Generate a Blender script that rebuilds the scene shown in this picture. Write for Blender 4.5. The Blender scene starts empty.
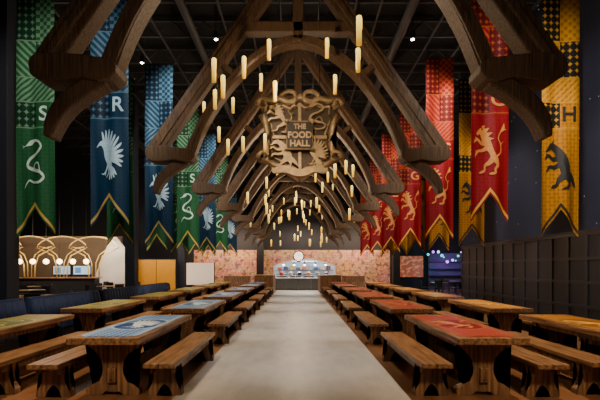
import bpy, bmesh, math, random
from mathutils import Vector, Matrix
random.seed(7)
PI = math.pi
COL = bpy.context.scene.collection
CAMZ = 1.6
ORD = ['first', 'second', 'third', 'fourth', 'fifth', 'sixth', 'seventh', 'eighth', 'ninth', 'tenth']

# ------------------------------------------------------------------ node / material helpers
def setin(node, key, v):
    node.inputs[key].default_value = v

class NT:
    def __init__(s, name):
        s.m = bpy.data.materials.new(name); s.m.use_nodes = True
        s.t = s.m.node_tree; s.b = s.t.nodes['Principled BSDF']
        s.co = None
    def n(s, kind): return s.t.nodes.new(kind)
    def l(s, a, b): s.t.links.new(a, b)
    def obj(s):
        if s.co is None: s.co = s.n('ShaderNodeTexCoord').outputs['Object']
        return s.co
    def M(s, op, *args):
        nd = s.n('ShaderNodeMath'); nd.operation = op
        for i, a in enumerate(args):
            if isinstance(a, (int, float)): nd.inputs[i].default_value = a
            else: s.l(a, nd.inputs[i])
        return nd.outputs[0]
    def xyz(s):
        nd = s.n('ShaderNodeSeparateXYZ'); s.l(s.obj(), nd.inputs[0]); return nd.outputs
    def mix(s, f, a, b):
        nd = s.n('ShaderNodeMix'); nd.data_type = 'RGBA'
        if isinstance(f, (int, float)): nd.inputs[0].default_value = f
        else: s.l(f, nd.inputs[0])
        for i, c in ((6, a), (7, b)):
            if isinstance(c, tuple): nd.inputs[i].default_value = (*c, 1)
            else: s.l(c, nd.inputs[i])
        return nd.outputs[2]
    def mapped(s, scale=(1, 1, 1), rot=(0, 0, 0)):
        mp = s.n('ShaderNodeMapping'); s.l(s.obj(), mp.inputs[0])
        mp.inputs['Scale'].default_value = scale; mp.inputs['Rotation'].default_value = rot
        return mp.outputs[0]
    def noise(s, scale, vec=None, detail=4):
        nd = s.n('ShaderNodeTexNoise'); nd.inputs['Scale'].default_value = scale; nd.inputs['Detail'].default_value = detail
        s.l(vec if vec is not None else s.obj(), nd.inputs['Vector']); return nd.outputs['Fac']
    def bump(s, h, strength=.3, dist=.01):
        nd = s.n('ShaderNodeBump'); nd.inputs['Strength'].default_value = strength; nd.inputs['Distance'].default_value = dist
        s.l(h, nd.inputs['Height']); s.l(nd.outputs[0], s.b.inputs['Normal'])

def plain(name, c, rough=.6, metal=0, var=.25, scale=6):
    t = NT(name); f = t.noise(scale)
    c2 = tuple(x*(1-var) for x in c); c1 = tuple(min(1, x*(1+var)) for x in c)
    t.l(t.mix(f, c2, c1), t.b.inputs['Base Color'])
    setin(t.b, 'Roughness', rough); setin(t.b, 'Metallic', metal)
    return t.m

def glow(name, c, e, base=None):
    t = NT(name); f = t.noise(3)
    t.l(t.mix(f, tuple(x*.9 for x in c), c), t.b.inputs['Emission Color'])
    setin(t.b, 'Base Color', (*(base or c), 1)); setin(t.b, 'Emission Strength', e); setin(t.b, 'Roughness', .5)
    return t.m

def wood(name, dark, light, axis=1, rough=.45, scale=2.2, fine=11, con=3.0):
    t = NT(name)
    sc = [fine, fine, fine]; sc[axis] = .8
    v = t.mapped(tuple(sc)); f = t.noise(scale, v, 8)
    f2 = t.noise(1.6)
    ff = t.M('MULTIPLY_ADD', f, con, .5-con*.5)
    ff = t.M('MULTIPLY', ff, t.M('MULTIPLY_ADD', f2, 1.2, .35))
    cl = t.n('ShaderNodeClamp'); t.l(ff, cl.inputs[0])
    t.l(t.mix(cl.outputs[0], dark, light), t.b.inputs['Base Color'])
    setin(t.b, 'Roughness', rough); t.bump(f, .5, .01)
    return t.m

# ------------------------------------------------------------------ mesh helpers
def link(name, bm, mat, parent=None, bevel=0, smooth=False, loc=None):
    me = bpy.data.meshes.new(name)
    bmesh.ops.recalc_face_normals(bm, faces=bm.faces)
    bm.to_mesh(me); bm.free()
    for m in (mat if isinstance(mat, (list, tuple)) else [mat]): me.materials.append(m)
    if smooth:
        for p in me.polygons: p.use_smooth = True
    o = bpy.data.objects.new(name, me); COL.objects.link(o)
    if parent: o.parent = parent
    if loc: o.location = loc
    if bevel:
        md = o.modifiers.new('bevel', 'BEVEL'); md.width = bevel; md.segments = 2; md.limit_method = 'ANGLE'
    return o
def tag(o, label, cat, group=None):
    o['label'] = label; o['category'] = cat
    if group: o['group'] = group
    return o
def thing(name, label, cat, loc=(0, 0, 0), rz=0, group=None):
    o = bpy.data.objects.new(name, None); COL.objects.link(o)
    o.location = loc; o.rotation_euler = (0, 0, rz); o.empty_display_size = .1
    return tag(o, label, cat, group)
def struct(name, bm, mat, **k):
    o = link(name, bm, mat, **k); o['kind'] = 'structure'; return o
def dup(root, loc, label, group=None, rz=None):
    def cp(o, par):
        c = o.copy(); COL.objects.link(c)
        if par: c.parent = par
        for ch in list(o.children): cp(ch, c)
        return c
    r = cp(root, None); r.location = loc; r['label'] = label
    if group: r['group'] = group
    if rz is not None: r.rotation_euler = (0, 0, rz)
    return r
def B(): return bmesh.new()
def box(bm, x0, x1, y0, y1, z0, z1, mi=0):
    vs = [bm.verts.new(p) for p in ((x0,y0,z0),(x1,y0,z0),(x1,y1,z0),(x0,y1,z0),(x0,y0,z1),(x1,y0,z1),(x1,y1,z1),(x0,y1,z1))]
    for f in ((0,3,2,1),(4,5,6,7),(0,1,5,4),(1,2,6,5),(2,3,7,6),(3,0,4,7)):
        fc = bm.faces.new([vs[i] for i in f]); fc.material_index = mi
    return bm
def bx(*a): return box(B(), *a)
def prism_xz(bm, pts, y0, y1, mi=0):
    a = [bm.verts.new((x, y0, z)) for x, z in pts]; b = [bm.verts.new((x, y1, z)) for x, z in pts]
    n = len(pts)
    f1 = bm.faces.new(a); f2 = bm.faces.new(b[::-1]); f1.material_index = f2.material_index = mi
    for i in range(n):
        f = bm.faces.new((a[i], b[i], b[(i+1) % n], a[(i+1) % n])); f.material_index = mi
    bmesh.ops.triangulate(bm, faces=[f1, f2])
    return bm
def catmull(pts, n=6):
    out = []
    P = [pts[0]] + list(pts) + [pts[-1]]
    for i in range(1, len(P)-2):
        for k in range(n):
            t = k/n; r = []
            for d in range(len(pts[0])):
                p0, p1, p2, p3 = P[i-1][d], P[i][d], P[i+1][d], P[i+2][d]
                r.append(.5*((2*p1)+(p2-p0)*t+(2*p0-5*p1+4*p2-p3)*t*t+(3*p1-p0-3*p2+p3)*t**3))
            out.append(tuple(r))
    out.append(tuple(pts[-1])); return out
def beam(bm, pts, y0, y1):
    """solid beam along pts (x, z, width) in the XZ plane"""
    n = len(pts); ring = []
    for i in range(n):
        a = pts[max(0, i-1)]; b = pts[min(n-1, i+1)]
        t = Vector((b[0]-a[0], b[1]-a[1])).normalized(); nx, nz = -t.y, t.x
        x, z, w = pts[i]
        ring.append([bm.verts.new((x+nx*w/2, y0, z+nz*w/2)), bm.verts.new((x-nx*w/2, y0, z-nz*w/2)),
                     bm.verts.new((x-nx*w/2, y1, z-nz*w/2)), bm.verts.new((x+nx*w/2, y1, z+nz*w/2))])
    for i in range(n-1):
        for k in range(4):
            bm.faces.new((ring[i][k], ring[i][(k+1) % 4], ring[i+1][(k+1) % 4], ring[i+1][k]))
    bm.faces.new(ring[0]); bm.faces.new(ring[-1][::-1])
    return bm
def tube(bm, pts, r, seg=8):
    rings = []
    n = len(pts); pts = [Vector(p) for p in pts]
    for i in range(n):
        t = (pts[min(n-1, i+1)]-pts[max(0, i-1)]).normalized()
        u = t.cross(Vector((0, 0, 1)))
        if u.length < .01: u = t.cross(Vector((1, 0, 0)))
        u.normalize(); v = t.cross(u)
        rr = r[i] if isinstance(r, (list, tuple)) else r
        rings.append([bm.verts.new(pts[i]+u*rr*math.cos(2*PI*k/seg)+v*rr*math.sin(2*PI*k/seg)) for k in range(seg)])
    for i in range(n-1):
        for k in range(seg):
            bm.faces.new((rings[i][k], rings[i][(k+1) % seg], rings[i+1][(k+1) % seg], rings[i+1][k]))
    bm.faces.new(rings[0]); bm.faces.new(rings[-1][::-1])
    return bm
def lathe(bm, prof, seg=12, c=(0, 0, 0)):
    rings = [[bm.verts.new((c[0]+r*math.cos(2*PI*k/seg), c[1]+r*math.sin(2*PI*k/seg), c[2]+z)) for k in range(seg)] for r, z in prof]
    for i in range(len(prof)-1):
        for k in range(seg):
            bm.faces.new((rings[i][k], rings[i][(k+1) % seg], rings[i+1][(k+1) % seg], rings[i+1][k]))
    bm.faces.new(rings[0]); bm.faces.new(rings[-1])
    return bm
def ball(bm, r, c=(0, 0, 0)):
    bmesh.ops.create_uvsphere(bm, u_segments=12, v_segments=8, radius=r, matrix=Matrix.Translation(c)); return bm
def disc_y(bm, r, y0, y1, seg=24, c=(0, 0)):
    return prism_xz(bm, [(c[0]+r*math.cos(2*PI*k/seg), c[1]+r*math.sin(2*PI*k/seg)) for k in range(seg)], y0, y1)
def text_bm(s, size, depth=0.0, bold=0.0):
    cu = bpy.data.curves.new('lettering', 'FONT'); cu.body = s; cu.size = size; cu.extrude = depth; cu.offset = bold
    cu.align_x = 'CENTER'; cu.align_y = 'CENTER'
    o = bpy.data.objects.new('lettering', cu); COL.objects.link(o)
    bpy.context.view_layer.update()
    me = bpy.data.meshes.new_from_object(o.evaluated_get(bpy.context.evaluated_depsgraph_get()))
    bpy.data.objects.remove(o)
    bm = B(); bm.from_mesh(me); bmesh.ops.rotate(bm, verts=bm.verts, cent=(0, 0, 0), matrix=Matrix.Rotation(PI/2, 3, 'X'))
    return bm

# ------------------------------------------------------------------ heraldic animals as tapered strokes (x, z, width) in a unit box
def feather(sx, sz, ang, ln, w):
    a = math.radians(ang); dx, dz = math.cos(a), math.sin(a)
    return [(sx, sz, w*.8), (sx+dx*ln*.45-dz*.02, sz+dz*ln*.45+dx*.02, w), (sx+dx*ln*.85, sz+dz*ln*.85, w*.7), (sx+dx*ln, sz+dz*ln, .01)]
ANIMAL = {
 'eagle': [[(-.40,.13,.01),(-.33,.19,.05),(-.24,.22,.11),(-.15,.12,.12),(-.08,-.02,.19),(0,-.16,.17),(.07,-.30,.09)]]
   + [feather(-.08+.015*k, .03-.01*k, 112-13*k, .50-.02*abs(k-2), .075) for k in range(5)]
   + [feather(.03+.01*k, -.06-.015*k, 56-15*k, .50-.035*k, .07) for k in range(6)]
   + [feather(.04, -.24, a, .28, .06) for a in (-40, -58, -76, -94)]
   + [[(-.04,-.20,.07),(-.10,-.32,.035),(-.18,-.40,.03),(-.25,-.39,.01)], [(-.10,-.32,.03),(-.14,-.44,.01)], [(.0,-.24,.06),(-.02,-.38,.03),(-.09,-.47,.015)]],
 'lion': [[(-.41,.29,.05),(-.33,.34,.10),(-.25,.36,.14)], [(-.25,.36,.16),(-.16,.24,.21),(-.05,.08,.19),(.05,-.08,.13),(.12,-.22,.19)],
   [(-.22,.42,.10),(-.14,.48,.01)], [(-.16,.36,.12),(-.02,.42,.01)], [(-.12,.28,.12),(.06,.32,.01)], [(-.08,.20,.10),(.09,.20,.01)], [(-.20,.2,.12),(-.24,.1,.01)],
   [(-.10,.14,.12),(-.26,.11,.07),(-.38,.19,.055),(-.46,.17,.06),(-.50,.12,.01)], [(-.38,.19,.04),(-.46,.24,.01)],
   [(-.05,.04,.11),(-.24,-.03,.065),(-.36,-.04,.05),(-.43,-.10,.055),(-.46,-.16,.01)], [(-.36,-.04,.04),(-.46,-.04,.01)],
   [(.10,-.18,.17),(-.03,-.28,.10),(-.15,-.33,.06),(-.17,-.43,.05),(-.27,-.47,.05),(-.33,-.48,.01)],
   [(.14,-.20,.16),(.21,-.33,.09),(.13,-.42,.055),(.15,-.48,.05),(.04,-.50,.05),(-.03,-.5,.01)],
   [(.18,-.16,.045),(.31,-.08,.035),(.31,.08,.03),(.23,.20,.03),(.31,.33,.035),(.40,.40,.09),(.42,.5,.01)], [(.36,.37,.04),(.49,.38,.01)], [(.31,.08,.03),(.40,.14,.01)]],
 'badger': [[(-.46,.25,.02),(-.38,.30,.07),(-.27,.36,.13),(-.12,.30,.17),(.05,.08,.26),(.13,-.12,.28),(.14,-.28,.18)], [(-.24,.42,.06),(-.17,.48,.01)],
   [(-.04,.14,.12),(-.22,.10,.08),(-.36,.17,.06),(-.45,.14,.05),(-.49,.08,.01)], [(-.36,.17,.04),(-.46,.21,.01)],
   [(.01,.0,.12),(-.18,-.06,.08),(-.32,-.05,.06),(-.40,-.11,.05),(-.44,-.17,.01)], [(-.32,-.05,.04),(-.43,-.05,.01)],
   [(.10,-.22,.18),(-.05,-.32,.11),(-.12,-.42,.07),(-.22,-.45,.06),(-.29,-.47,.01)],
   [(.17,-.24,.16),(.24,-.37,.09),(.20,-.46,.06),(.10,-.49,.05),(.02,-.5,.01)],
   [(.24,-.20,.12),(.36,-.32,.12),(.44,-.42,.06),(.48,-.48,.01)]],
 'snake': [[(-.30,.35,.015),(-.24,.38,.06),(-.16,.42,.10),(-.02,.46,.055),(.14,.42,.05),(.2,.32,.055),(.06,.2,.06),(-.18,.1,.065),(-.26,-.05,.07),(-.06,-.13,.07),(.18,-.18,.065),(.28,-.28,.06),(.16,-.38,.055),(-.06,-.38,.045),(-.2,-.34,.035),(-.30,-.42,.025),(-.36,-.5,.008)],
   [(-.30,.35,.012),(-.36,.33,.012),(-.41,.35,.005)], [(-.36,.33,.012),(-.40,.29,.005)], [(-.06,-.13,.03),(-.02,-.02,.03),(.12,.0,.03),(.18,-.18,.03)]],
}
def emblem_bm(kind, sx, sz, cx=0, cz=0, depth=0.0):
    bm = B()
    for q, st in enumerate(ANIMAL[kind]):
        p = catmull(st, 4); n = len(p); y = -.0012*q; L = []
        for i in range(n):
            a = p[max(0, i-1)]; b = p[min(n-1, i+1)]
            t = Vector((b[0]-a[0], b[1]-a[1])).normalized(); h = max(.004, p[i][2])/2
            L.append((bm.verts.new((cx+(p[i][0]-t.y*h)*sx, y, cz+(p[i][1]+t.x*h)*sz)), bm.verts.new((cx+(p[i][0]+t.y*h)*sx, y, cz+(p[i][1]-t.x*h)*sz))))
        for i in range(n-1): bm.faces.new((L[i][0], L[i+1][0], L[i+1][1], L[i][1]))
    if depth:
        r = bmesh.ops.extrude_face_region(bm, geom=list(bm.faces))
        bmesh.ops.translate(bm, verts=[v for v in r['geom'] if isinstance(v, bmesh.types.BMVert)], vec=(0, -depth, 0))
    return bm

# ------------------------------------------------------------------ materials
M = {}
M['table'] = wood('table_oak', (.085,.040,.017), (.40,.212,.092), 1, .34)
M['tableleg'] = wood('trestle_oak', (.07,.033,.015), (.34,.175,.077), 2, .5)
M['truss'] = wood('truss_timber', (.022,.0115,.0055), (.150,.083,.038), 2, .6, 3, 20, 2.2)
M['dark'] = plain('dark_navy_paint', (.0045,.0055,.012), .7)
M['black'] = plain('black_metal', (.008,.008,.009), .5)
M['ceil'] = plain('ceiling_black', (.003,.003,.004), .9)
M['duct'] = plain('duct_grey', (.055,.055,.058), .6, .2)
M['wire'] = plain('wire_grey', (.03,.03,.03), .5, .5)
M['brass'] = plain('brass', (.90,.60,.20), .35, .2)
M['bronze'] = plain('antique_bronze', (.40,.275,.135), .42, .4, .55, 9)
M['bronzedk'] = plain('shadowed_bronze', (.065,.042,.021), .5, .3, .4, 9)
M['plaque'] = plain('plaque_brown', (.022,.014,.008), .5, .2, .3, 9)
M['lens'] = glow('lamp_lens', (1, .9, .75), 18)
M['bulb'] = glow('warm_globe', (1, .74, .42), 10)
M['cream'] = plain('bar_wall_brown', (.10,.065,.038), .6, 0, .35, 1.2)
M['booth'] = plain('navy_fabric', (.010,.022,.066), .75)
M['steel'] = plain('steel', (.62,.64,.66), .3, .5, .1)
M['steeldk'] = plain('brushed_steel_dark', (.13,.145,.16), .35, .6, .2)
M['white'] = plain('white_laminate', (.80,.81,.83), .4, 0, .06)
M['plaster'] = plain('warm_white_plaster', (.66,.60,.54), .6, 0, .08)
M['yellow'] = plain('mustard_panel', (.62,.27,.008), .5, 0, .12)
M['chair'] = plain('chair_black', (.018,.018,.022), .5)

t = NT('candle_wax'); x, y, z = t.xyz()
f = t.M('MULTIPLY_ADD', z, 2.7, .0)
t.l(t.mix(f, (1, .48, .015), (1, .76, .16)), t.b.inputs['Emission Color'])
t.l(t.M('MULTIPLY_ADD', f, 1.9, .55), t.b.inputs['Emission Strength'])
setin(t.b, 'Base Color', (.6, .43, .08, 1)); M['wax'] = t.m
M['flame'] = glow('flame', (1, .8, .35), 8)

t = NT('floor_planks')
br = t.n('ShaderNodeTexBrick'); t.l(t.mapped((1, 1, 1), (0, 0, PI/2)), br.inputs['Vector'])
for k, v in (('Scale', 1), ('Mortar Size', .004), ('Brick Width', 1.7), ('Row Height', .15), ('Bias', .1)): setin(br, k, v)
setin(br, 'Color1', (.30, .14, .06, 1)); setin(br, 'Color2', (.15, .067, .029, 1)); setin(br, 'Mortar', (.03, .014, .008, 1))
g = t.noise(3, t.mapped((14, .8, 1)), 5)
t.l(t.mix(g, br.outputs['Color'], (.20, .092, .04)), t.b.inputs['Base Color']); setin(t.b, 'Roughness', .33)
M['floor'] = t.m
t = NT('runner_concrete'); g = t.noise(1.1, None, 9); g2 = t.noise(60, None, 5); g3 = t.noise(5, t.mapped((1, .35, 1)), 6)
gg = t.M('MULTIPLY_ADD', t.M('MULTIPLY', t.M('ADD', g, g3), t.M('MULTIPLY_ADD', g2, .8, .6)), 1.3, -.8)
cl = t.n('ShaderNodeClamp'); t.l(gg, cl.inputs[0])
t.l(t.mix(cl.outputs[0], (.32, .305, .285), (.50, .475, .445)), t.b.inputs['Base Color']); setin(t.b, 'Roughness', .45); t.bump(g2, .2, .004)
M['runner'] = t.m
t = NT('star_wall'); vo = t.n('ShaderNodeTexVoronoi'); t.l(t.obj(), vo.inputs['Vector']); setin(vo, 'Scale', 4.4)
d = t.M('LESS_THAN', vo.outputs['Distance'], .06)
t.l(t.mix(t.noise(.6), (.003, .006, .02), (.008, .014, .042)), t.b.inputs['Base Color'])
setin(t.b, 'Emission Color', (.8, .85, 1, 1)); t.l(t.M('MULTIPLY', d, .6), t.b.inputs['Emission Strength']); setin(t.b, 'Roughness', .8)
M['stars'] = t.m
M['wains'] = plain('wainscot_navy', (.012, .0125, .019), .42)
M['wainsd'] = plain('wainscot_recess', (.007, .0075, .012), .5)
t = NT('painted_brick')
br = t.n('ShaderNodeTexBrick'); t.l(t.mapped((1, 1, 1), (PI/2, 0, 0)), br.inputs['Vector'])
for k, v in (('Scale', 1), ('Mortar Size', .015), ('Brick Width', .34), ('Row Height', .13)): setin(br, k, v)
setin(br, 'Color1', (.50, .20, .11, 1)); setin(br, 'Color2', (.33, .12, .065, 1)); setin(br, 'Mortar', (.42, .28, .2, 1))
f = t.M('GREATER_THAN', t.noise(4.2, t.mapped((1, 1, 1.3)), 3), .56)
f3 = t.M('GREATER_THAN', t.noise(3.0, t.mapped((1.2, 1, 1)), 3), .57)
vo = t.n('ShaderNodeTexVoronoi'); vo.distance = 'CHEBYCHEV'; setin(vo, 'Scale', 1.5); t.l(t.mapped((1, .01, 1.4)), vo.inputs['Vector'])
mur = t.mix(.65, vo.outputs['Color'], (.45, .16, .07))
cc = t.mix(.34, br.outputs['Color'], mur)
cc = t.mix(t.M('MULTIPLY', f, .55), cc, (.68, .44, .27))
cc = t.mix(t.M('MULTIPLY', f3, .75), cc, (.12, .05, .045))
t.l(cc, t.b.inputs['Base Color']); setin(t.b, 'Roughness', .8)
M['brick'] = t.m
t = NT('kitchen_tile')
br = t.n('ShaderNodeTexBrick'); t.l(t.mapped((1, 1, 1), (PI/2, 0, 0)), br.inputs['Vector'])
for k, v in (('Scale', 1), ('Mortar Size', .008), ('Brick Width', .3), ('Row Height', .15)): setin(br, k, v)
setin(br, 'Color1', (.74, .84, .92, 1)); setin(br, 'Color2', (.60, .74, .86, 1)); setin(br, 'Mortar', (.4, .48, .56, 1))
t.l(br.outputs['Color'], t.b.inputs['Base Color']); setin(t.b, 'Roughness', .25); M['tile'] = t.m

def banner_mat(name, base, accent, dark):
    t = NT(name); x, y, z = t.xyz()
    d = t.M('MULTIPLY', z, -1.0)
    def band(a, b): return t.M('MULTIPLY', t.M('GREATER_THAN', d, a), t.M('LESS_THAN', d, b))
    xs = t.M('ADD', x, 4.4)
    chk = t.M('MODULO', t.M('ADD', t.M('FLOOR', t.M('DIVIDE', xs, .088)), t.M('FLOOR', t.M('DIVIDE', d, .088))), 2)
    fx = t.M('SUBTRACT', t.M('FRACT', t.M('DIVIDE', xs, .146667)), .5)
    fz = t.M('SUBTRACT', t.M('FRACT', t.M('DIVIDE', d, .16)), .5)
    star = t.M('LESS_THAN', t.M('ADD', t.M('POWER', t.M('ABSOLUTE', fx), .6), t.M('POWER', t.M('ABSOLUTE', fz), .6)), .62)
    stripe = t.M('LESS_THAN', t.M('FRACT', t.M('DIVIDE', t.M('ADD', xs, d), .14)), .5)
    chev = t.M('LESS_THAN', t.M('FRACT', t.M('DIVIDE', t.M('ADD', t.M('ABSOLUTE', x), d), .17)), .45)
    left = t.M('LESS_THAN', x, 0.0); right = t.M('SUBTRACT', 1, left)
    pan = t.M('MAXIMUM', t.M('MULTIPLY', band(.0, 1.15), left), t.M('MULTIPLY', band(1.15, 2.0), right))
    pan = t.M('MAXIMUM', pan, t.M('MULTIPLY', band(2.55, 3.15), left))
    col = t.mix(pan, base, dark)
    la = t.M('SUBTRACT', t.M('FRACT', t.M('DIVIDE', t.M('ADD', xs, d), .18)), .5); lb = t.M('SUBTRACT', t.M('FRACT', t.M('DIVIDE', t.M('SUBTRACT', t.M('ADD', xs, 20.0), d), .18)), .5)
    dam = t.M('GREATER_THAN', t.M('MULTIPLY', la, lb), .02)
    col = t.mix(t.M('MULTIPLY', dam, .35), col, dark)
    acc = t.M('MULTIPLY', t.M('MULTIPLY', chk, band(0, 1.15)), right)
    acc = t.M('MAXIMUM', acc, t.M('MULTIPLY', star, pan))
    acc = t.M('MAXIMUM', acc, t.M('MULTIPLY', chev, t.M('MULTIPLY', band(1.15, 2.0), left)))
    acc = t.M('MAXIMUM', acc, t.M('MULTIPLY', stripe, band(2.0, 2.55)))
    for a in (1.13, 1.98, 2.55, 3.15): acc = t.M('MAXIMUM', acc, band(a, a+.03))
    col = t.mix(t.M('MULTIPLY', acc, .75), col, accent)
    weave = t.noise(60, None, 2)
    col = t.mix(t.M('MULTIPLY', weave, .35), col, dark)
    t.l(col, t.b.inputs['Base Color']); setin(t.b, 'Roughness', .6); setin(t.b, 'Specular IOR Level', .15)
    return t.m
HOUSE = {
 'green': dict(base=(.014,.095,.032), acc=(.17,.30,.18), dark=(.003,.027,.011), letter='S', animal='snake', trim=(.50,.32,.06), emb=(.46,.60,.50)),
 'blue': dict(base=(.004,.028,.062), acc=(.075,.16,.22), dark=(.0015,.009,.023), letter='R', animal='eagle', trim=(.40,.27,.06), emb=(.34,.50,.60)),
 'red': dict(base=(.225,.0035,.008), acc=(.35,.08,.014), dark=(.07,.0015,.003), letter='G', animal='lion', trim=(.58,.30,.03), emb=(.50,.17,.02)),
 'yellow': dict(base=(.50,.20,.004), acc=(.64,.31,.02), dark=(.012,.010,.008), letter='H', animal='badger', trim=(.022,.016,.011), emb=(.012,.010,.008)),
}
for k, h in HOUSE.items():
    h['m'] = banner_mat(k+'_banner_cloth', h['base'], h['acc'], h['dark'])
    h['mt'] = plain(k+'_banner_trim', h['trim'], .6, .2, .1); h['me'] = plain(k+'_emblem_paint', h['emb'], .6, 0, .35, 16)

# ------------------------------------------------------------------ the setting
struct('floor', bx(-20, 14, -2, 36, -.1, 0), M['floor'])
struct('floor_aisle', bx(-1.53, 1.37, -2, 29, .0, .006), M['runner'])
struct('ceiling', bx(-20, 14, 0, 36, 9.6, 9.7), M['ceil'])
struct('wall_right', bx(7.06, 7.3, 3, 17.2, 2.5, 9.6), M['stars'])
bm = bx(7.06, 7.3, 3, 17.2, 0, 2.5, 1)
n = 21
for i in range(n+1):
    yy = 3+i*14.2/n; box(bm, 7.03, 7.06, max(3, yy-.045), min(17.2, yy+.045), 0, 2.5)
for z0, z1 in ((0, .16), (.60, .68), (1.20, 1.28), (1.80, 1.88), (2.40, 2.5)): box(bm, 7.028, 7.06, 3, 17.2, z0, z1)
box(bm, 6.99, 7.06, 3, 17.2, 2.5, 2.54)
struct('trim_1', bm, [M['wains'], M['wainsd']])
struct('wall_left', bx(-20.1, -20, 0, 36, 0, 9.6), M['dark'])
struct('wall_far_right', bx(13.9, 14, 17.2, 36, 0, 9.6), M['dark'])
WZ = 2.95
bm = bx(-7.8, -1.8, 30, 30.25, 0, WZ); box(bm, 2.8, 6.9, 30, 30.25, 0, WZ)
for k in range(20):
    xa, xb = -1.8+4.6*k/20, -1.8+4.6*(k+1)/20
    za, zb = (1.75+.5*math.sin(PI*k/20), 1.75+.5*math.sin(PI*(k+1)/20))
    prism_xz(bm, [(xa, za), (xb, zb), (xb, WZ), (xa, WZ)], 30, 30.25)
struct('wall_back', bm, M['brick'])
bm = beam(B(), [(-1.8, 0, .10), (-1.8, 1.75, .10)]+[(-1.8+4.6*k/20, 1.75+.5*math.sin(PI*k/20), .10) for k in range(1, 20)]+[(2.8, 1.75, .10), (2.8, 0, .10)], 29.92, 30.02)
struct('trim_2', bm, M['steel'])
struct('wall_back_upper', bx(-20, 14, 30, 30.25, WZ, 9.6), M['dark'])
struct('wall_back_left', bx(-20, -7.8, 30, 30.25, 0, WZ), M['dark'])
struct('wall_back_right', bx(6.9, 14, 30, 30.25, 0, WZ), M['dark'])
struct('wall_kitchen', bx(-2.6, 3.6, 33, 33.1, 0, 2.8), M['tile'])
struct('wall_kitchen_left', bx(-2.7, -2.6, 30.25, 33, 0, 2.8), M['white'])
struct('wall_kitchen_right', bx(3.6, 3.7, 30.25, 33, 0, 2.8), M['white'])
struct('ceiling_kitchen', bx(-2.7, 3.7, 30.25, 33.1, 2.8, 2.9), M['white'])
for i in range(16):
    yy = 4.5+i*1.65
    bm = bx(-14, 9, yy-.03, yy+.03, 9.45, 9.6); box(bm, -14, 9, yy-.03, yy+.03, 8.95, 9.0)
    for q in range(46):
        xx = -14+q*.5; up = q % 2
        tube(bm, [(xx, yy, 9.0 if up else 9.46), (xx+.5, yy, 9.46 if up else 9.0)], .018, 5)
    struct('ceiling_truss', bm, M['duct'])
for xx in (-11, -9.5, -8, -6.9, -5.2, -4.3, -2.2, -1.4, -.5, .6, 1.6, 2.3, 4.2, 5.3, 6.6):
    struct('ceiling_rail', bx(xx-.025, xx+.025, 1, 30, 8.86, 8.92), M['duct'])
def duct(x, r, z, lab):
    t = thing('air_duct', lab, 'duct', (x, 2, z), 0, 'ceiling ducts')
    link('pipe', tube(B(), [(0, k*.5, 0) for k in range(56)], [r*(1.06 if k % 4 == 0 else 1) for k in range(56)], 14), M['duct'], t, 0, True)
    for k in range(7): link('strap', tube(B(), [(0, 1+k*4.2, r*.9), (0, 1+k*4.2, 9.6-z)], .012, 5), M['wire'], t)
duct(-3.1, .11, 8.6, 'thin round dark air duct under the ceiling on the blue banner side')
duct(3.05, .13, 8.6, 'thin round dark air duct under the ceiling on the red banner side')
duct(-8.9, .18, 8.55, 'wider round dark air duct under the ceiling over the bar side')

def column(x, y, w, lab):
    t = thing('column', lab, 'column', (x, y, 0))
    link('shaft', bx(-w/2, w/2, -w/2, w/2, 0, 9.6), M['dark'], t, .01)
    link('base', bx(-w/2-.04, w/2+.04, -w/2-.04, w/2+.04, 0, .22), M['dark'], t, .01)
column(-7.15, 9.75, .42, 'dark square column at the left edge behind the green banner')
column(-7.15, 17.2, .42, 'dark square column left of the mustard panels')
column(-7.15, 24.7, .42, 'dark square column right of the mustard panels')
column(-2.75, 29.2, .5, 'dark square column at the left end of the serving hatch')
column(7.15, 29.2, .5, 'dark square column between brick wall and red poster')

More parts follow.
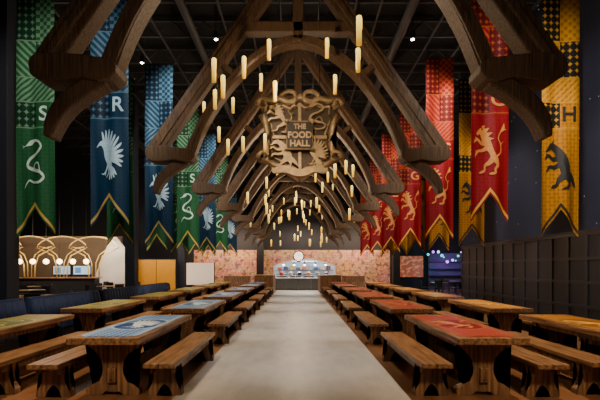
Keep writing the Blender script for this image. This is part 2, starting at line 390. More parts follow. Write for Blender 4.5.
# ------------------------------------------------------------------ tables and benches
def table_proto(house, label, group):
    h = HOUSE[house]
    t = thing('trestle_table', label, 'table', (0, 0, 0), 0, group)
    bm = B()
    for i in range(4):
        x0 = -.425+i*.2125; box(bm, x0+.002, x0+.2105, -1.05, 1.05, .685, .765)
    box(bm, -.43, .43, 1.05, 1.2, .683, .767); box(bm, -.43, .43, -1.2, -1.05, .683, .767)
    link('tabletop', bm, M['table'], t, .008)
    prof = [(-.33,0),(-.14,0),(-.09,.05),(.09,.05),(.14,0),(.33,0),(.34,.07),(.26,.13),(.17,.17),(.13,.26),(.12,.36),(.15,.47),(.22,.55),(.33,.61),(.36,.685),
            (-.36,.685),(-.33,.61),(-.22,.55),(-.15,.47),(-.12,.36),(-.13,.26),(-.17,.17),(-.26,.13),(-.34,.07)]
    for s in (-1, 1): link('leg', prism_xz(B(), prof, s*.86-.06, s*.86+.06), M['tableleg'], t, .008)
    bm = bx(-.035, .035, -.97, .97, .20, .32)
    for s in (-1, 1): box(bm, -.05, .05, s*.94-.02, s*.94+.02, .17, .35)
    link('stretcher', bm, M['tableleg'], t, .006)
    for s in (-1, 1): link('apron', bx(s*.30-.02, s*.30+.02, -.80, .80, .60, .685), M['tableleg'], t, .004)
    bm = B(); z = .7685
    zig = [(-.36, -1.0)]+[(-.36+.12*k, -1.0-(.11 if k % 2 else 0)) for k in range(1, 6)]+[(.36, -1.0), (.36, 1.0)]+[(.36-.12*k, 1.0+(.11 if k % 2 else 0)) for k in range(1, 6)]+[(-.36, 1.0)]
    f = bm.faces.new([bm.verts.new((x, y, z)) for x, y in zig]); bmesh.ops.triangulate(bm, faces=[f])
    d = link('painted_design', bm, h['tm'], t)
    bm = emblem_bm(h['animal'], .64, .80)
    bmesh.ops.rotate(bm, verts=bm.verts, cent=(0, 0, 0), matrix=Matrix.Rotation(-PI/2, 3, 'X'))
    for v in bm.verts: v.co.z *= .1
    bmesh.ops.translate(bm, verts=bm.verts, vec=(0, 0, z+.0012))
    link('painted_emblem', bm, h['te'], d)
    return t
def table_paint(name, c, c2, dk):
    t = NT(name); x, y, z = t.xyz()
    a = t.M('FRACT', t.M('MULTIPLY', t.M('ADD', t.M('ADD', x, y), 8), 6)); b = t.M('FRACT', t.M('MULTIPLY', t.M('ADD', t.M('SUBTRACT', x, y), 8), 6))
    q = t.M('LESS_THAN', t.M('MULTIPLY', t.M('SUBTRACT', a, .5), t.M('SUBTRACT', b, .5)), 0.0)
    rr = t.M('ADD', t.M('POWER', t.M('MULTIPLY', x, 2.9), 2), t.M('POWER', t.M('MULTIPLY', y, 2.0), 2))
    mid = t.M('LESS_THAN', rr, 1.0); ring = t.M('MULTIPLY', t.M('LESS_THAN', rr, 1.25), t.M('GREATER_THAN', rr, 1.0))
    edge = t.M('MULTIPLY', t.M('GREATER_THAN', t.M('ABSOLUTE', x), .29), t.M('LESS_THAN', t.M('ABSOLUTE', x), .325))
    col = t.mix(t.M('MULTIPLY', q, .75), c, c2); col = t.mix(mid, col, dk); col = t.mix(t.M('MAXIMUM', edge, ring), col, c2)
    wear = t.M('GREATER_THAN', t.noise(9, None, 6), .66)
    col = t.mix(t.M('MULTIPLY', wear, .4), col, (.24, .12, .05))
    t.l(col, t.b.inputs['Base Color']); setin(t.b, 'Roughness', .4); return t.m
HOUSE['blue']['tm'] = table_paint('blue_table_paint', (.010,.11,.44), (.36,.54,.74), (.007,.055,.25))
HOUSE['green']['tm'] = table_paint('green_table_paint', (.13,.15,.018), (.48,.36,.07), (.055,.11,.02))
HOUSE['red']['tm'] = table_paint('red_table_paint', (.32,.010,.010), (.40,.11,.06), (.20,.006,.006))
HOUSE['yellow']['tm'] = table_paint('yellow_table_paint', (.62,.26,.012), (.42,.165,.028), (.30,.11,.01))
for k, c in (('blue', (.6,.74,.9)), ('green', (.55,.50,.25)), ('red', (.58,.24,.09)), ('yellow', (.75,.45,.10))): HOUSE[k]['te'] = plain(k+'_table_emblem', c, .4, 0, .3, 10)

def bench_proto():
    t = thing('bench', 'x', 'bench')
    bm = bx(-.19, -.003, -1.2, 1.2, .395, .455); box(bm, .003, .19, -1.2, 1.2, .395, .455)
    link('seat', bm, M['table'], t, .008)
    prof = [(-.215,0),(-.10,0),(-.08,.06),(-.035,.13),(0,.15),(.035,.13),(.08,.06),(.10,0),(.215,0),(.21,.06),(.155,.15),(.135,.24),(.15,.33),(.175,.395),(-.175,.395),(-.15,.33),(-.135,.24),(-.155,.15),(-.21,.06)]
    for s in (-1, 1): link('leg', prism_xz(B(), prof, s*.92-.055, s*.92+.055), M['tableleg'], t, .006)
    for s in (-1, 1): link('apron', bx(s*.13-.018, s*.13+.018, -1.08, 1.08, .305, .395), M['tableleg'], t, .004)
    link('stretcher', bx(-.025, .025, -.90, .90, .19, .27), M['tableleg'], t, .004)
    return t
PITCH = 3.4; Y0 = 5.95
bench0 = None
def put_bench(x, y, lab, group):
    global bench0
    if bench0 is None:
        bench0 = bench_proto(); bench0.location = (x, y, 0); bench0['label'] = lab; bench0['group'] = group
    else: dup(bench0, (x, y, 0), lab, group)
rows = [('left', 'inner', -2.33, 'blue', 6, "along the aisle's left edge"),
        ('right', 'inner', 2.33, 'red', 6, "along the aisle's right edge"),
        ('left', 'outer', -4.45, 'green', 6, 'beside the navy booths'),
        ('right', 'outer', 4.40, 'yellow', 6, 'on the panelled wall side')]
for side, io, x, house, n, where in rows:
    p = None; sg = 1 if x > 0 else -1
    for k in range(n):
        y = Y0+PITCH*k+(.05 if io == 'outer' else 0)
        lab = f'wooden trestle table with {house} painted top, {ORD[k]} from camera {where}'
        g = f'trestle tables {where}'
        if p is None: p = table_proto(house, lab, g); p.location = (x, y, 0)
        else: dup(p, (x, y, 0), lab, g)
        put_bench(x-sg*.66, y+.03, f'wooden bench at the {ORD[k]} {house} painted table from camera, aisle side', f'{side} {io} row benches, aisle side')
        if not (side == 'left' and io == 'outer'):
            put_bench(x+sg*.70, y-.02, f'wooden bench at the {ORD[k]} {house} painted table from camera, outer side', f'{side} {io} row benches, outer side')

def booth(y, label, first=[None]):
    if first[0]:
        return dup(first[0], (-5.65, y, 0), label)
    t = thing('booth_sofa', label, 'sofa', (-5.65, y, 0), 0, 'navy booths beside the left outer tables')
    link('base', bx(-.35, .38, -1.5, 1.5, 0, .25), M['black'], t, .01)
    bm = B()
    for i in range(4): box(bm, -.25, .40, -1.5+.75*i+.005, -.755+.75*i, .25, .46)
    link('seat', bm, M['booth'], t, .03)
    bm = B()
    for i in range(15): tube(bm, [(-.30, -1.4+.2*i, .42), (-.31, -1.4+.2*i, .66), (-.34, -1.4+.2*i, .90)], [.1, .105, .09], 10)
    link('backrest', bm, M['booth'], t, 0, True)
    link('back_panel', bx(-.46, -.36, -1.5, 1.5, 0, .94), M['booth'], t, .02)
    first[0] = t
for k in range(4): booth(7.2+3.25*k, f'channelled navy blue booth sofa beside the far left tables, {ORD[k]} from camera')

# ------------------------------------------------------------------ trusses
def truss(y, label):
    t = thing('roof_truss', label, 'truss', (0, y, CAMZ), 0, 'timber roof trusses over the aisle')
    for s in (-1, 1):
        bm = beam(B(), [(s*2.78, 2.24, .29), (s*.02, 6.2, .29)], -.11, .11)
        beam(bm, [(s*2.78, 2.24, .11), (s*.02, 6.2, .11)], -.14, .14)
        link('rafter', bm, M['truss'], t, .02)
        bm = prism_xz(B(), [(s*x, z) for x, z in ((2.92,2.20),(2.90,2.10),(2.80,2.04),(2.62,2.03),(2.35,2.07),(2.16,2.02),(2.04,2.05),(1.97,2.12),(1.97,2.20),(2.03,2.27),(2.3,2.31),(2.6,2.34),(2.86,2.32),(2.91,2.27))], -.15, .15)
        link('hammer_beam', bm, M['truss'], t, .02)
        pts = catmull([(s*2.12, 2.08, .14), (s*2.32, 1.99, .18), (s*2.55, 1.83, .185), (s*2.69, 1.64, .16), (s*2.75, 1.44, .09)], 6)
        link('bracket', beam(B(), pts, -.10, .10), M['truss'], t, .02)
        pts = catmull([(s*2.08, 2.22, .20), (s*1.84, 2.78, .18), (s*1.46, 3.38, .17), (s*.98, 3.92, .17), (s*.46, 4.28, .18), (0, 4.40, .19)], 6)
        bm = beam(B(), pts, -.10, .10)
        pts = [(px-s*.04, pz-.03, .07) for px, pz, _ in pts[:-1]]+[(0, 4.35, .07)]
        beam(bm, pts, -.13, .13)
        link('arch_rib', bm, M['truss'], t, .012)
        link('strut', beam(B(), [(s*1.22, 3.72, .12), (s*1.58, 4.0, .12)], -.08, .08), M['truss'], t, .012)
        link('hanger', tube(B(), [(s*.9, 0, 5.1), (s*.9, 0, 8.0)], .012, 6), M['wire'], t)
    link('collar', beam(B(), [(-1.12, 4.64, .20), (1.12, 4.64, .20)], -.10, .10), M['truss'], t, .015)
    link('king_post', bx(-.10, .10, -.10, .10, 4.4, 6.25), M['truss'], t, .015)
    return t
for k in range(8):
    lab = 'nearest dark timber roof truss, only its bracketed lower ends in view' if k == 0 else f'dark timber arched roof truss over the aisle, {ORD[k]} from camera'
    if k == 0: T0 = truss(4.47, lab)
    else: dup(T0, (0, 4.47+3.3*k, CAMZ), lab)

# ------------------------------------------------------------------ banners
LEN, HW = 5.7, .44
def bottom(x): return 5.05+.65*abs(x)/HW
def wave(x, d): return (.036*math.sin(9*x+.7*d+.5)+.013*math.sin(19*x-.9*d))*(.4+d/7)
def cloth_strip(d0f, d1f, nz, off=0.0, nx=24, hw=HW):
    bm = B(); g = []
    for i in range(nx+1):
        x = -hw+2*hw*i/nx; row = []
        for j in range(nz+1):
            a, b = d0f(x), d1f(x); d = a+(b-a)*j/nz
            row.append(bm.verts.new((x, wave(x, d)-off, -d)))
        g.append(row)
    for i in range(nx):
        for j in range(nz): bm.faces.new((g[i][j], g[i+1][j], g[i+1][j+1], g[i][j+1]))
    return bm
def drape(bm, off, cuts=1):
    bmesh.ops.triangulate(bm, faces=bm.faces)
    bmesh.ops.subdivide_edges(bm, edges=bm.edges, cuts=cuts, use_grid_fill=True)
    for v in bm.verts: v.co.y = v.co.y*.4+wave(v.co.x, -v.co.z)-off
    return bm
def banner_proto(house, label, group):
    h = HOUSE[house]
    t = thing('banner', label, 'banner', (0, 0, 0), 0, group)
    link('cloth', cloth_strip(lambda x: 0, bottom, 40), h['m'], t, 0, True)
    link('trim', cloth_strip(lambda x: bottom(x)-.15, lambda x: bottom(x)-.06, 2, .008), h['mt'], t, 0, True)
    bm = text_bm(h['letter'], .48, 0, .008); bmesh.ops.translate(bm, verts=bm.verts, vec=(.19, 0, -2.86))
    link('letter', drape(bm, .012, 4), h['me'], t)
    link('emblem', drape(emblem_bm(h['animal'], .74, 1.16, 0, -4.0), .012), h['me'], t)
    link('rod', tube(B(), [(-.5, 0, .02), (.5, 0, .02)], .022, 8), M['black'], t)
    for s in (-1, 1): link('wire', tube(B(), [(s*.42, 0, 0), (s*.42, 0, 1.0)], .004, 5), M['wire'], t)
    return t
protos = {}
BZ = 8.05
def fit_wires(o):
    for ch in o.children:
        if ch.name.startswith('wire'):
            ch.location.z = .03; ch.scale.z = 9.6-o.location.z-.03
for k in range(6):
    yo = (9.3, 13.7, 17.3, 20.6, 23.9, 27.2)[k]
    for x, y, house, row, dz in ((-6.1, yo, 'green', 'left outer row', 0), (6.1, yo, 'yellow', 'right outer row beside the starry wall', 0),
                          (-4.38, 9.3+3.3*k, 'green' if k in (2, 4) else 'blue', 'left row beside the trusses', (.18, 0, 0, 0, 0, 0)[k]),
                          (4.46, 9.3+3.3*k, 'red', 'right row beside the trusses', (.36, .15, .1, 0, 0, 0)[k])):
        if house == 'yellow' and k == 1: x = 5.95
        an = HOUSE[house]['animal']
        lab = f'{house} banner with {an} emblem, {ORD[k]} from camera in {row}'
        g = f'banners hanging in the {row}'
        zz = BZ+dz+random.uniform(-.05, .05)
        if house not in protos:
            o = protos[house] = banner_proto(house, lab, g); o.location = (x, y, zz)
        else: o = dup(protos[house], (x, y, zz), lab, g)
        fit_wires(o)

# ------------------------------------------------------------------ crest sign
cr = thing('crest_sign', 'large bronze shield sign with four relief animals and food hall lettering', 'sign', (.04, 9.2, 4.58))
half = [(0,-.98),(.16,-.86),(.40,-.74),(.66,-.62),(.86,-.52),(.80,-.36),(.70,-.14),(.72,.10),(.80,.34),(.90,.52),(.84,.66),(.86,.90),(.66,.86),(.46,.92),(.28,.82),(.14,.86),(0,.96)]
outl = half+[(-x, z) for x, z in half[-2:0:-1]]
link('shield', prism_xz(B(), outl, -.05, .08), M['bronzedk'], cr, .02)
loop = [(x*.97, -.06, z*.97) for x, z in outl]
link('rim', tube(B(), loop+[loop[0]], .075, 8), M['bronze'], cr, 0, True)
inner = [(x*.80, -.06, z*.80) for x, z in outl]; link('inner_rim', tube(B(), inner+[inner[0]], .03, 6), M['bronze'], cr, 0, True)
link('cross_bar', box(bx(-.04, .04, -.10, -.04, -.8, .78), -.62, .62, -.10, -.04, -.04, .04), M['bronze'], cr, .01)
for kind, cx, cz in (('lion', -.40, .43), ('snake', .40, .43), ('badger', -.36, -.36), ('eagle', .36, -.36)):
    link('relief_animal', emblem_bm(kind, .66, .66, cx, cz, .10), M['bronze'], cr, .006, loc=(0, -.05, 0))
for s in (-1, 1):
    A = [k*.45 for k in range(14)]
    link('scroll', tube(B(), [(s*(.10+.22*math.cos(a)*(1-a/9)+.12), -.10, .88+.20*math.sin(a)*(1-a/9)) for a in A], [.06-.002*k for k in range(14)], 8), M['bronze'], cr, 0, True)
    link('scroll', tube(B(), [(s*(.80+.15*math.cos(a)*(1-a/9)), -.10, -.46+.15*math.sin(a)*(1-a/9)) for a in A], [.055-.002*k for k in range(14)], 8), M['bronze'], cr, 0, True)
    link('scroll', tube(B(), [(s*(.84+.13*math.cos(a)*(1-a/9)), -.10, .74+.15*math.sin(a)*(1-a/9)) for a in A], [.055-.002*k for k in range(14)], 8), M['bronze'], cr, 0, True)
link('ribbon', beam(B(), catmull([(-.62,-.72,.02),(-.56,-.78,.13),(-.34,-.74,.15),(0,-.84,.16),(.34,-.74,.15),(.56,-.78,.13),(.62,-.72,.02)], 5), -.20, -.12), M['bronze'], cr, .012)
pl = link('plate', box(bx(-.28, .28, -.22, -.10, -.30, .30), -.31, .31, -.19, -.08, -.33, .33), M['plaque'], cr, .012)
fr = [(-.29,-.22,-.31),(.29,-.22,-.31),(.29,-.22,.31),(-.29,-.22,.31)]
link('plate_frame', tube(B(), fr+[fr[0]], .026, 6), M['bronze'], pl)
for sx in (-1, 1):
    for sz in (-1, 1): link('corner_boss', ball(B(), .05, (sx*.29, -.23, sz*.31)), M['bronze'], pl, 0, True)
for s, size, z in (('THE', .15, .19), ('FOOD', .19, .0), ('HALL', .19, -.19)):
    link('lettering', text_bm(s, size, .012, .006), M['bronze'], pl, loc=(0, -.235, z))
for s in (-1, 1): link('hanger', tube(B(), [(s*.46, 0, .85), (s*.46, 0, 5.02)], .012, 6), M['wire'], cr)

# ------------------------------------------------------------------ candles
def P(px, py, Y): return ((px-298)/400*Y, Y, CAMZ+(268-py)/400*Y)
def candle_proto(lab, g, loc):
    t = thing('candle', lab, 'candle', loc, 0, g)
    bm = lathe(B(), [(.033,0),(.034,.01),(.033,.13),(.034,.25),(.034,.335),(.033,.348),(.028,.35),(.008,.343)], 12)
    lathe(bm, [(.005,.18),(.008,.20),(.007,.29),(.004,.33)], 6, (.031, -.009, 0)); lathe(bm, [(.005,.24),(.008,.26),(.004,.33)], 6, (-.026, -.020, 0))
    link('wax', bm, M['wax'], t, 0, True)
    link('flame', lathe(B(), [(.003,.343),(.006,.351),(.005,.360),(.002,.368)], 8), M['flame'], t, 0, True)
    link('wire', tube(B(), [(0, 0, 0), (0, 0, 1.0)], .0012, 4), M['wire'], t)
    return t
CAND = [(359,45,4.9,'largest pale candle, hanging at upper right under the nearest trusses'),(358,72,6.0,'candle hanging just below the largest one at upper right'),
 (327,58,7.2,'candle hanging alone above the right side of the crest'),(335,94,7.4,'candle hanging close above the crest top right corner'),
 (269,60,6.9,'candle hanging left of centre under the second arch crown'),(244,78,6.6,'candle hanging between the arch and the left rafter, high up'),
 (214,82,6.0,'leftmost tall candle of the high left group'),(223,98,6.3,'tall candle just right of and below the leftmost tall one'),
 (215,109,7.4,'shorter candle directly beneath the leftmost tall one'),(261,91,8.2,'small candle above the left corner of the crest'),
 (275,102,6.8,'candle hanging directly over the top edge of the crest'),(233,113,9.2,'small candle left of the crest beneath the high group'),
 (204,117,9.4,'small candle beside the left rafter, leftmost of all candles'),(219,142,9.4,'small candle beneath the high left group, beside the blue banners'),
 (228,155,9.0,'small candle left of the crest at its middle height'),(243,152,9.2,'small candle immediately left of the crest'),
 (265,150,8.7,'small candle overlapping the left side of the crest'),(335,178,9.8,'small candle under the right side of the crest'),
 (346,174,10.5,'small candle right of the crest point'),(353,177,11.5,'smaller candle right of the crest, beside another')]
pts = []
for px, py, Y, lab in CAND: pts.append((P(px, py, Y), lab, 'candles hanging high around the crest'))
rng = random.Random(11)
def add_cluster(n, ylo, yhi, cx, half_w, plo, phi, lab, g):
    c = 0
    while c < n:
        p = P(cx+rng.uniform(-half_w, half_w), rng.uniform(plo, phi), rng.uniform(ylo, yhi))
        if min(math.hypot(p[0]-q[0][0], p[1]-q[0][1]) for q in pts) < .16: continue
        if any(abs(p[1]-(4.47+3.3*k)) < .22 for k in range(8)) or abs(abs(p[0])-3.08) < .2: continue
        pts.append((p, lab, g)); c += 1
add_cluster(26, 12.2, 20, 300, 54, 176, 228, 'small lit candle hanging in the middle cluster below the crest', 'candles of the middle cluster')
add_cluster(38, 19.5, 27.5, 298, 29, 204, 248, 'tiny lit candle hanging in the farthest cluster above the serving hatch', 'candles of the farthest cluster')
c0 = None
for loc, lab, g in pts:
    if c0 is None: o = c0 = candle_proto(lab, g, loc)
    else: o = dup(c0, loc, lab, g)
    for ch in o.children:
        if ch.name.startswith('wire'): ch.location.z = .368; ch.scale.z = 9.6-loc[2]-.368

# ------------------------------------------------------------------ ceiling spotlights
sp0 = None
SP = [(-2.5, 12.2, 'over the left rafter of the third truss'), (3.5, 12.2, 'over the right red banners, highest in view'), (-5.3, 13.6, 'above the gap between blue and green banners'),
      (5.3, 14.4, 'over the second yellow banner'), (-1.8, 16.4, 'left of the ridge, second along'), (2.0, 17.0, 'right of the ridge, second along'),
      (-8.3, 14, 'in the dark ceiling between green and blue banners'), (-8.3, 19, 'in the dark ceiling beyond the blue banners'), (-12, 19, 'over the bar area, nearest'), (-12, 24, 'over the bar area, farther in'),
      (-5.6, 20, 'above the far left banners'), (5.6, 20.4, 'above the far right banners')]
for i, (x, y, w) in enumerate(SP):
    lab = 'small black ceiling spotlight with bright lens '+w
    if sp0 is None:
        sp0 = thing('ceiling_spotlight', lab, 'spotlight', (x, y, 8.78), 0, 'ceiling spotlights')
        link('housing', lathe(B(), [(.06,-.20),(.075,-.20),(.075,0),(.04,.03)], 12), M['black'], sp0)
        link('lens', lathe(B(), [(.055,-.205),(.057,-.215),(.03,-.228)], 12), M['lens'], sp0)
        link('stem', tube(B(), [(0, 0, .02), (0, 0, .82)], .015, 6), M['black'], sp0)
    else: dup(sp0, (x, y, 8.78), lab)

# ------------------------------------------------------------------ back of the hall
sc = thing('serving_counter', 'dark steel serving counter in front of the kitchen hatch', 'counter', (.5, 29.4, 0))
bm = B()
for i in range(5): box(bm, -2.3+.92*i+.01, -1.4+.92*i, -.3, .3, .08, .84)
link('body', bm, M['steeldk'], sc, .01); link('plinth', bx(-2.28, 2.28, -.25, .25, 0, .08), M['black'], sc)
link('worktop', bx(-2.35, 2.35, -.36, .34, .84, .89), M['white'], sc, .01)
for i in range(4): link('guard_post', tube(B(), [(-2.1+1.4*i, 0, .89), (-2.1+1.4*i, 0, 1.03)], .02, 6), M['steel'], sc)
link('guard_shelf', bx(-2.2, 2.2, -.2, .15, 1.03, 1.05), M['steel'], sc)
POT = ['red', 'steel', 'dark', 'orange', 'steel grey', 'brown']
for i in range(6):
    m = plain('pot_'+str(i), [(.5,.05,.03),(.5,.5,.5),(.02,.02,.03),(.6,.22,.03),(.25,.26,.28),(.2,.09,.04)][i], .4)
    o = thing('serving_pot', f'{POT[i]} serving pot on the steel counter, {ORD[i]} from left', 'pot', (-1.2+.66*i, 29.38, 1.051), 0, 'serving pots on the counter')
    link('pot_body', lathe(B(), [(.12,0),(.15,.03),(.16,.2),(.15,.22)], 12), m, o); link('pot_lid', lathe(B(), [(.15,.22),(.10,.26),(.02,.28),(.025,.31),(.01,.32)], 12), M['steel'], o)
for i in range(5):
    o = thing('heat_lamp', f'dark hanging heat lamp in the kitchen hatch, {ORD[i]} from left', 'lamp', (-1.1+.8*i, 30.5, 1.88), 0, 'heat lamps in the hatch')
    link('shade', lathe(B(), [(.15,0),(.14,.05),(.05,.2),(.03,.26)], 12), M['black'], o); link('bulb', ball(B(), .08, (0, 0, -.03)), glow('cool_bulb_'+str(i), (.8, .92, 1), 12), o)
    link('cord', tube(B(), [(0, 0, .25), (0, 0, .92)], .012, 5), M['black'], o)
ks = thing('kitchen_shelf', 'long steel wall shelf at the back of the kitchen', 'shelf', (.5, 32.8, 1.40))
link('board', bx(-2.4, 2.4, -.2, .2, 0, .04), M['steeldk'], ks)
for s in (-1, 1): link('bracket', prism_xz(B(), [(s*2.0-.03, 0), (s*2.0+.03, 0), (s*2.0+.03, -.2), (s*2.0-.03, -.2)], .1, .2), M['steeldk'], ks)
for i in range(9):
    c = [(.45,.05,.03),(.05,.06,.09),(.5,.3,.06),(.10,.12,.15),(.55,.12,.04),(.3,.32,.34),(.04,.10,.16),(.5,.4,.25),(.12,.05,.04)][i]
    nm = ['red', 'navy', 'gold', 'charcoal', 'orange', 'grey', 'teal', 'beige', 'brown'][i]
    o = link('storage_box', bx(-.17, .17, -.14, .14, 0, .22+.12*(i*7 % 3)/2), plain('box_'+nm, c, .5), None, .01, loc=(-1.5+.5*i, 32.8, 1.441))
    tag(o, f'{nm} storage box on the kitchen wall shelf', 'box', 'boxes on the kitchen shelf')
kc = thing('wall_clock', 'round white clock above the kitchen hatch', 'clock', (.05, 29.9, 2.48))
link('face', disc_y(B(), .36, -.03, .1), glow('clock_face', (1, .95, .85), .9), kc)
link('rim', tube(B(), [(.38*math.cos(a), -.02, .38*math.sin(a)) for a in [2*PI*k/24 for k in range(25)]], .05, 6), M['black'], kc)
link('hand', beam(B(), [(0, 0, .04), (.16, .12, .04)], -.045, -.035), M['black'], kc); link('hand', beam(B(), [(0, 0, .04), (-.05, .28, .03)], -.045, -.035), M['black'], kc)
hd = thing('extractor_hood', 'wide steel extractor hood inside the kitchen', 'hood', (.5, 32.0, 2.15))
link('canopy', prism_xz(B(), [(-2.4,0),(2.4,0),(2.4,.12),(1.9,.4),(-1.9,.4),(-2.4,.12)], -.4, .4), M['steeldk'], hd, .01)
link('light_strip', bx(-2.2, 2.2, -.3, .2, -.02, 0), glow('hood_light', (.85, .94, 1), 8), hd)
for i in range(4):
    o = thing('kitchen_oven', f'steel oven at the back of the kitchen, {ORD[i]} from left', 'oven', (-1.3+1.1*i, 32.6, 0), 0, 'kitchen ovens')
    link('body', bx(-.45, .45, -.35, .35, 0, 1.15), M['steeldk'], o, .02); d = link('door', bx(-.36, .36, -.38, -.35, .35, .95), M['black'], o, .01)
    link('handle', tube(B(), [(-.3, -.42, .98), (.3, -.42, .98)], .02, 6), M['steel'], d)
def cabinet(x, y, lab, w=1.1, dp=.6, hh=1.0):
    t = thing('wooden_cabinet', lab, 'cabinet', (x, y, 0), 0, 'wooden cabinets at the aisle end')
    e = dp/2
    link('body', bx(-w/2, w/2, -e, e, 0, hh), M['tableleg'], t, .01); link('top', bx(-w/2-.04, w/2+.04, -e-.04, e+.04, hh, hh+.05), M['table'], t, .008)
    for s in (-1, 1):
        d = link('door', bx(s*w/4-w/4+.03, s*w/4+w/4-.03, -e-.03, -e, .1, hh-.06), M['tableleg'], t, .008)
        link('knob', ball(B(), .025, (s*.06, -e-.05, .55)), M['brass'], d)
    if dp > 1:
        for s in (-1, 1):
            for j in range(3): link('side_panel', bx(s*w/2-.015, s*w/2+.015, -e+.08+j*dp/3, -e+dp/3-.08+j*dp/3, .12, hh-.1), M['tableleg'], t, .006)
cabinet(-2.15, 26.4, 'long dark wooden serving cabinet at the far left end of the aisle', 1.15, 2.7, 1.1)
cabinet(2.05, 26.4, 'long dark wooden serving cabinet at the far right end of the aisle', 1.3, 2.7, 1.1)
cabinet(3.9, 28.4, 'dark wooden cabinet in front of the brick wall, right of the hatch', 1.6)
cabinet(-4.3, 28.4, 'dark wooden cabinet in front of the brick wall, left of the hatch', 1.8)

ms = thing('menu_board', 'bright white lit panel left of the brick wall', 'panel', (-6.75, 27.6, 0))
link('board', bx(-.95, .95, -.05, .05, .45, 1.95), glow('menu_white', (1, .80, .60), .6), ms); link('frame', box(bx(-1.0, -.95, -.06, .06, 0, 2.0), .95, 1.0, -.06, .06, 0, 2.0), M['black'], ms)
for i, (x, y) in enumerate(((-9.15, 24.2), (-7.98, 24.2))):
    o = thing('panel_screen', f'mustard yellow freestanding panel, {"left" if i == 0 else "right"} one of the pair between columns', 'panel', (x, y, 0), 0, 'mustard panels')
    link('panel', bx(-.57, .57, -.04, .04, .15, 2.1), M['yellow'], o, .01); link('frame', box(bx(-.58, .58, -.05, .05, 2.1, 2.15), -.58, .58, -.2, .2, 0, .15), M['black'], o, .005)
pp = thing('wall_poster', 'red and cream lit panel right of the dark column', 'poster', (8.4, 29.9, 1.65))
link('frame', bx(-1.0, 1.0, -.02, .08, -.78, .9), M['black'], pp, .01)
t = NT('poster_print'); g = t.noise(3.2, t.mapped((1, 1, 1.5)), 3)
t.l(t.mix(t.M('GREATER_THAN', g, .54), (.55, .10, .04), (.80, .45, .25)), t.b.inputs['Emission Color']); setin(t.b, 'Emission Strength', .4)
setin(t.b, 'Base Color', (.3, .08, .04, 1))
link('print', bx(-.94, .94, -.05, -.02, -.72, .84), t.m, pp)

sh = thing('shop_display', 'dim shop display shelves glowing violet at far right', 'shop display', (11.4, 29.6, 0))
link('back_panel', bx(-1.7, 1.7, .1, .2, 0, 2.7), plain('violet_panel', (.10, .08, .18), .5), sh)
for z in (.5, 1.0, 1.5, 2.0): link('shelf', bx(-1.7, 1.7, -.25, .1, z, z+.04), M['black'], sh)
bcol = [(n, glow('ball_'+n, c, 2.5)) for n, c in (('teal', (.05, .6, .65)), ('violet', (.5, .15, .9)), ('pale blue', (.5, .7, 1)), ('green', (.1, .7, .35)))]
rb = random.Random(5)
for i in range(14):
    nm, m = bcol[i % 4]
    o = link('light_ball', ball(B(), rb.uniform(.05, .11)), m, loc=(9.4+.25*i, 28.9-.35*(i % 4), 2.35+rb.uniform(-.4, .45)))
    link('cord', tube(B(), [(0, 0, .04), (0, 0, 9.6-o.location.z)], .004, 4), M['wire'], o)
    tag(o, f'small {nm} glowing ball hanging at the violet shop front', 'light', f'{nm} light balls at the shop')

# bar area on the far left
struct('wall_bar', bx(-18.2, -10.6, 24, 24.2, 0, 3.5), M['cream'])
struct('wall_bar_slant', prism_xz(B(), [(-12.3, 0), (-9.75, 0), (-9.75, 2.3), (-10.6, 3.4), (-10.9, 3.4)], 23.3, 23.45), M['plaster'])
ba = thing('bar_counter', 'dark bar counter in front of the brown bar wall', 'counter', (-14.4, 22.3, 0))
link('body', bx(-3.6, 3.2, -.3, .3, 0, 1.02), M['dark'], ba, .01); link('worktop', bx(-3.7, 3.3, -.4, .4, 1.02, 1.08), M['table'], ba, .01)
for i in range(4):
    cx = -16.6+1.7*i
    o = thing('arch_frame', f'thin golden branching arch over the bar, {ORD[i]} from left', 'arch', (cx, 22.05+.16*i, 1.082), 0, 'golden arches over the bar')
    r = 1.45
    link('tubing', tube(B(), [(-.28, 0, 0), (-.32, 0, .7), (-.5, 0, 1.2)]+[(-r*math.cos(a), 0, 1.5+.78*math.sin(a)) for a in [PI*k/14 for k in range(1, 14)]]+[(.5, 0, 1.2), (.32, 0, .7), (.28, 0, 0)], .036, 8), M['brass'], o, 0, True)
    for s in (-1, 1): link('inner_tubing', tube(B(), [(s*.1, 0, 0), (s*.12, 0, .8), (s*.3, 0, 1.25), (s*.8, 0, 1.62), (s*1.25, 0, 1.70)], .026, 8), M['brass'], o, 0, True)
for i in range(9):
    g = thing('globe_pendant', f'glowing globe pendant over the bar, {ORD[i]} from left', 'pendant lamp', (-17.2+.72*i, 21.6, 1.95), 0, 'globe pendants over the bar')
    link('globe', ball(B(), .14), M['bulb'], g, 0, True); link('cord', tube(B(), [(0, 0, .14), (0, 0, 7.6)], .008, 5), M['wire'], g)
for i, (x, nm) in enumerate(((-12.9, 'right'), (-14.1, 'left'))):
    tv = thing('wall_screen', f'small blue white screen on the bar wall, {nm} one of two', 'screen', (x, 23.9, 1.45))
    link('casing', bx(-.55, .55, -.02, .08, -.28, .32), M['black'], tv, .01); link('display', bx(-.5, .5, -.03, -.02, -.23, .27), glow('screen_blue', (.45, .7, 1), .55 if i == 0 else .3), tv)
    link('picture', bx(-.4, -.05, -.036, -.03, -.15, .18), glow('screen_dark', (.1, .25, .55), .4), tv)

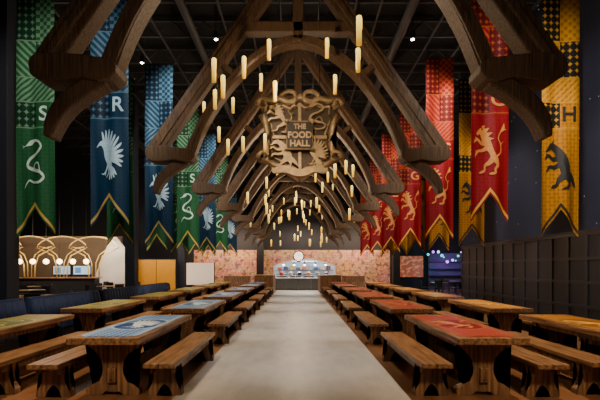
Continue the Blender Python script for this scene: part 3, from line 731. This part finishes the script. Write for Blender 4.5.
def dchair(lab, loc, rz, g, first=[None]):
    if first[0]: return dup(first[0], loc, lab, g, rz)
    t = thing('dining_chair', lab, 'chair', loc, rz, g)
    link('seat', bx(-.21, .21, -.21, .21, .43, .47), M['chair'], t, .015); link('backrest', bx(-.21, .21, .18, .22, .55, .86), M['chair'], t, .015)
    for sx in (-1, 1):
        link('leg', tube(B(), [(sx*.18, -.18, .44), (sx*.2, -.2, 0)], .016, 6), M['black'], t)
        link('leg', tube(B(), [(sx*.18, .2, .86), (sx*.18, .19, .44), (sx*.2, .22, 0)], .016, 6), M['black'], t)
    first[0] = t
rt0 = None
for i, (x, y, where) in enumerate(((-8.2, 12.5, 'nearest behind the navy booths'), (-10.4, 15.5, 'second behind the navy booths'), (-9.0, 19.0, 'in front of the mustard panels'), (-12.5, 18.5, 'in front of the bar'), (-9.6, 21.8, 'beside the slanted white wall'),
                           (8.9, 19.5, 'nearest past the panelled wall'), (10.6, 22.5, 'in front of the violet shop'), (8.3, 23.6, 'below the red poster'), (10.2, 26.0, 'farthest on the right'))):
    lab = f'round dark pedestal table {where}'
    if rt0 is None:
        rt0 = thing('round_table', lab, 'table', (x, y, 0), 0, 'round tables in the side areas')
        link('tabletop', lathe(B(), [(.1,.71),(.5,.715),(.52,.73),(.5,.75),(.1,.75)], 24), M['table'], rt0)
        link('pedestal', lathe(B(), [(.28,0),(.28,.02),(.05,.05),(.04,.65),(.12,.71)], 16), M['black'], rt0)
    else: dup(rt0, (x, y, 0), lab)
    for q in range(4):
        a = q*PI/2+.5+i
        dchair(f'black dining chair at the round dark table {where}', (x+.78*math.cos(a), y+.78*math.sin(a), 0), a-PI/2, f'chairs at the round table {where}')

# ------------------------------------------------------------------ lights
def spot(loc, tgt, e, col, ang, size=.25, blend=.6):
    l = bpy.data.lights.new('spot', 'SPOT'); l.energy = e; l.color = col; l.spot_size = math.radians(ang); l.spot_blend = blend; l.shadow_soft_size = size
    o = bpy.data.objects.new('spot_lamp', l); COL.objects.link(o); o.location = loc
    o.rotation_euler = (Vector(tgt)-Vector(loc)).to_track_quat('-Z', 'Y').to_euler()
def point(loc, e, col, size=.12):
    l = bpy.data.lights.new('point', 'POINT'); l.energy = e; l.color = col; l.shadow_soft_size = size
    o = bpy.data.objects.new('point_lamp', l); COL.objects.link(o); o.location = loc
def area(loc, tgt, e, col, sx, sy):
    l = bpy.data.lights.new('area', 'AREA'); l.shape = 'RECTANGLE'; l.size = sx; l.size_y = sy; l.energy = e; l.color = col
    o = bpy.data.objects.new('area_lamp', l); COL.objects.link(o); o.location = loc
    o.rotation_euler = (Vector(tgt)-Vector(loc)).to_track_quat('-Z', 'Y').to_euler()
W1 = (1, .74, .48); W2 = (1, .84, .66); NW = (1, .93, .84); CW = (1, .96, .91)
for s in (-1, 1):
    for y in (5.8, 9.4, 12.9, 16.4, 20.4, 25):
        spot((s*3.4, y, 8.4), (s*3.3, y, 0), 2300, W1, 42, .2, .9)
    for y in (9.3, 15.9, 22.5):
        spot((s*1.9, y-5.5, 8.4), (s*5.2, y, 4.4), 2300, NW, 56)
    spot((s*2.6, 1.2, 4.4), (s*2.7, 5.0, .4), 620, W1, 48, .3, .9)  # added front fill to brighten table and bench ends, not a fixture of the hall
for y, e in ((6.8, 760), (9.4, 950), (12.4, 1000), (16, 1000), (20, 1000), (25, 1000)): spot((0, y+.2, 6.3), (0, y+.3, 0), e, CW, 40, .25, .9)
spot((-1.2, 6.4, 5.6), (.04, 9.2, 4.55), 200, W2, 44, .06)
for y in (7, 11.5): spot((4.2, y, 8.4), (7.0, y+2.5, 1.4), 1300, W2, 50)
for y, z in ((6.2, 4.7), (9.9, 4.9), (12.7, 4.5), (16.0, 4.4), (19.3, 4.3), (22.6, 4.2), (25.9, 4.0)): point((0, y, z), 130, W1, .07)
for s in (-1, 1): point((s*1.2, 2.6, 3.2), 32, W1, .3)  # added fill points on the camera side, no fitting of the hall
for y in (9.5, 14, 19):
    for x in (-5.2, 0, 5.2): point((x, y, 8.25), 10, W2, .1)  # added points that only brighten the ducts and ceiling rigging
area((.5, 31.4, 2.75), (.5, 31.3, 0), 700, (.86, .94, 1), 4.5, 1)
area((-4.8, 28.4, 4.2), (-4.8, 30, 1.6), 320, (1, .68, .42), 5, .3); area((4.6, 28.4, 4.2), (4.6, 30, 1.6), 270, (1, .68, .42), 4, .3)
area((.4, 28.6, 4.2), (.4, 30, 2.2), 110, (1, .76, .55), 3, .3)
area((-14.5, 20.2, 3.6), (-14.5, 22.3, 2.4), 160, W1, 5, .4)
area((-14.5, 22.9, 4.6), (-14.5, 24, 1.5), 70, W1, 6, .4)
area((-10.6, 21.6, 3.2), (-10.8, 23.4, 1.4), 80, W2, 1, .4)
area((-8.4, 22.6, 4), (-8.4, 24.2, 1.2), 100, W2, 2, .3)
point((9.6, 22, 5), 120, W2, .3); point((-10, 16, 5), 120, W2, .3)
point((11, 28.3, 1.9), 40, (.5, .2, 1), .2); point((9.6, 28.0, 1.6), 30, (.1, .7, .8), .2)
w = bpy.data.worlds.new('world'); bpy.context.scene.world = w; w.use_nodes = True
w.node_tree.nodes['Background'].inputs[0].default_value = (.5, .6, .85, 1); w.node_tree.nodes['Background'].inputs[1].default_value = .025

# ------------------------------------------------------------------ camera (level, with lens shift)
cd = bpy.data.cameras.new('camera'); cam = bpy.data.objects.new('camera', cd); COL.objects.link(cam)
cam.location = (0, 0, CAMZ); cam.rotation_euler = (PI/2, 0, 0)
cd.sensor_width = 36; cd.lens = 24; cd.shift_x = 2/600; cd.shift_y = 68/600; cd.clip_start = .05; cd.clip_end = 100
bpy.context.scene.camera = cam
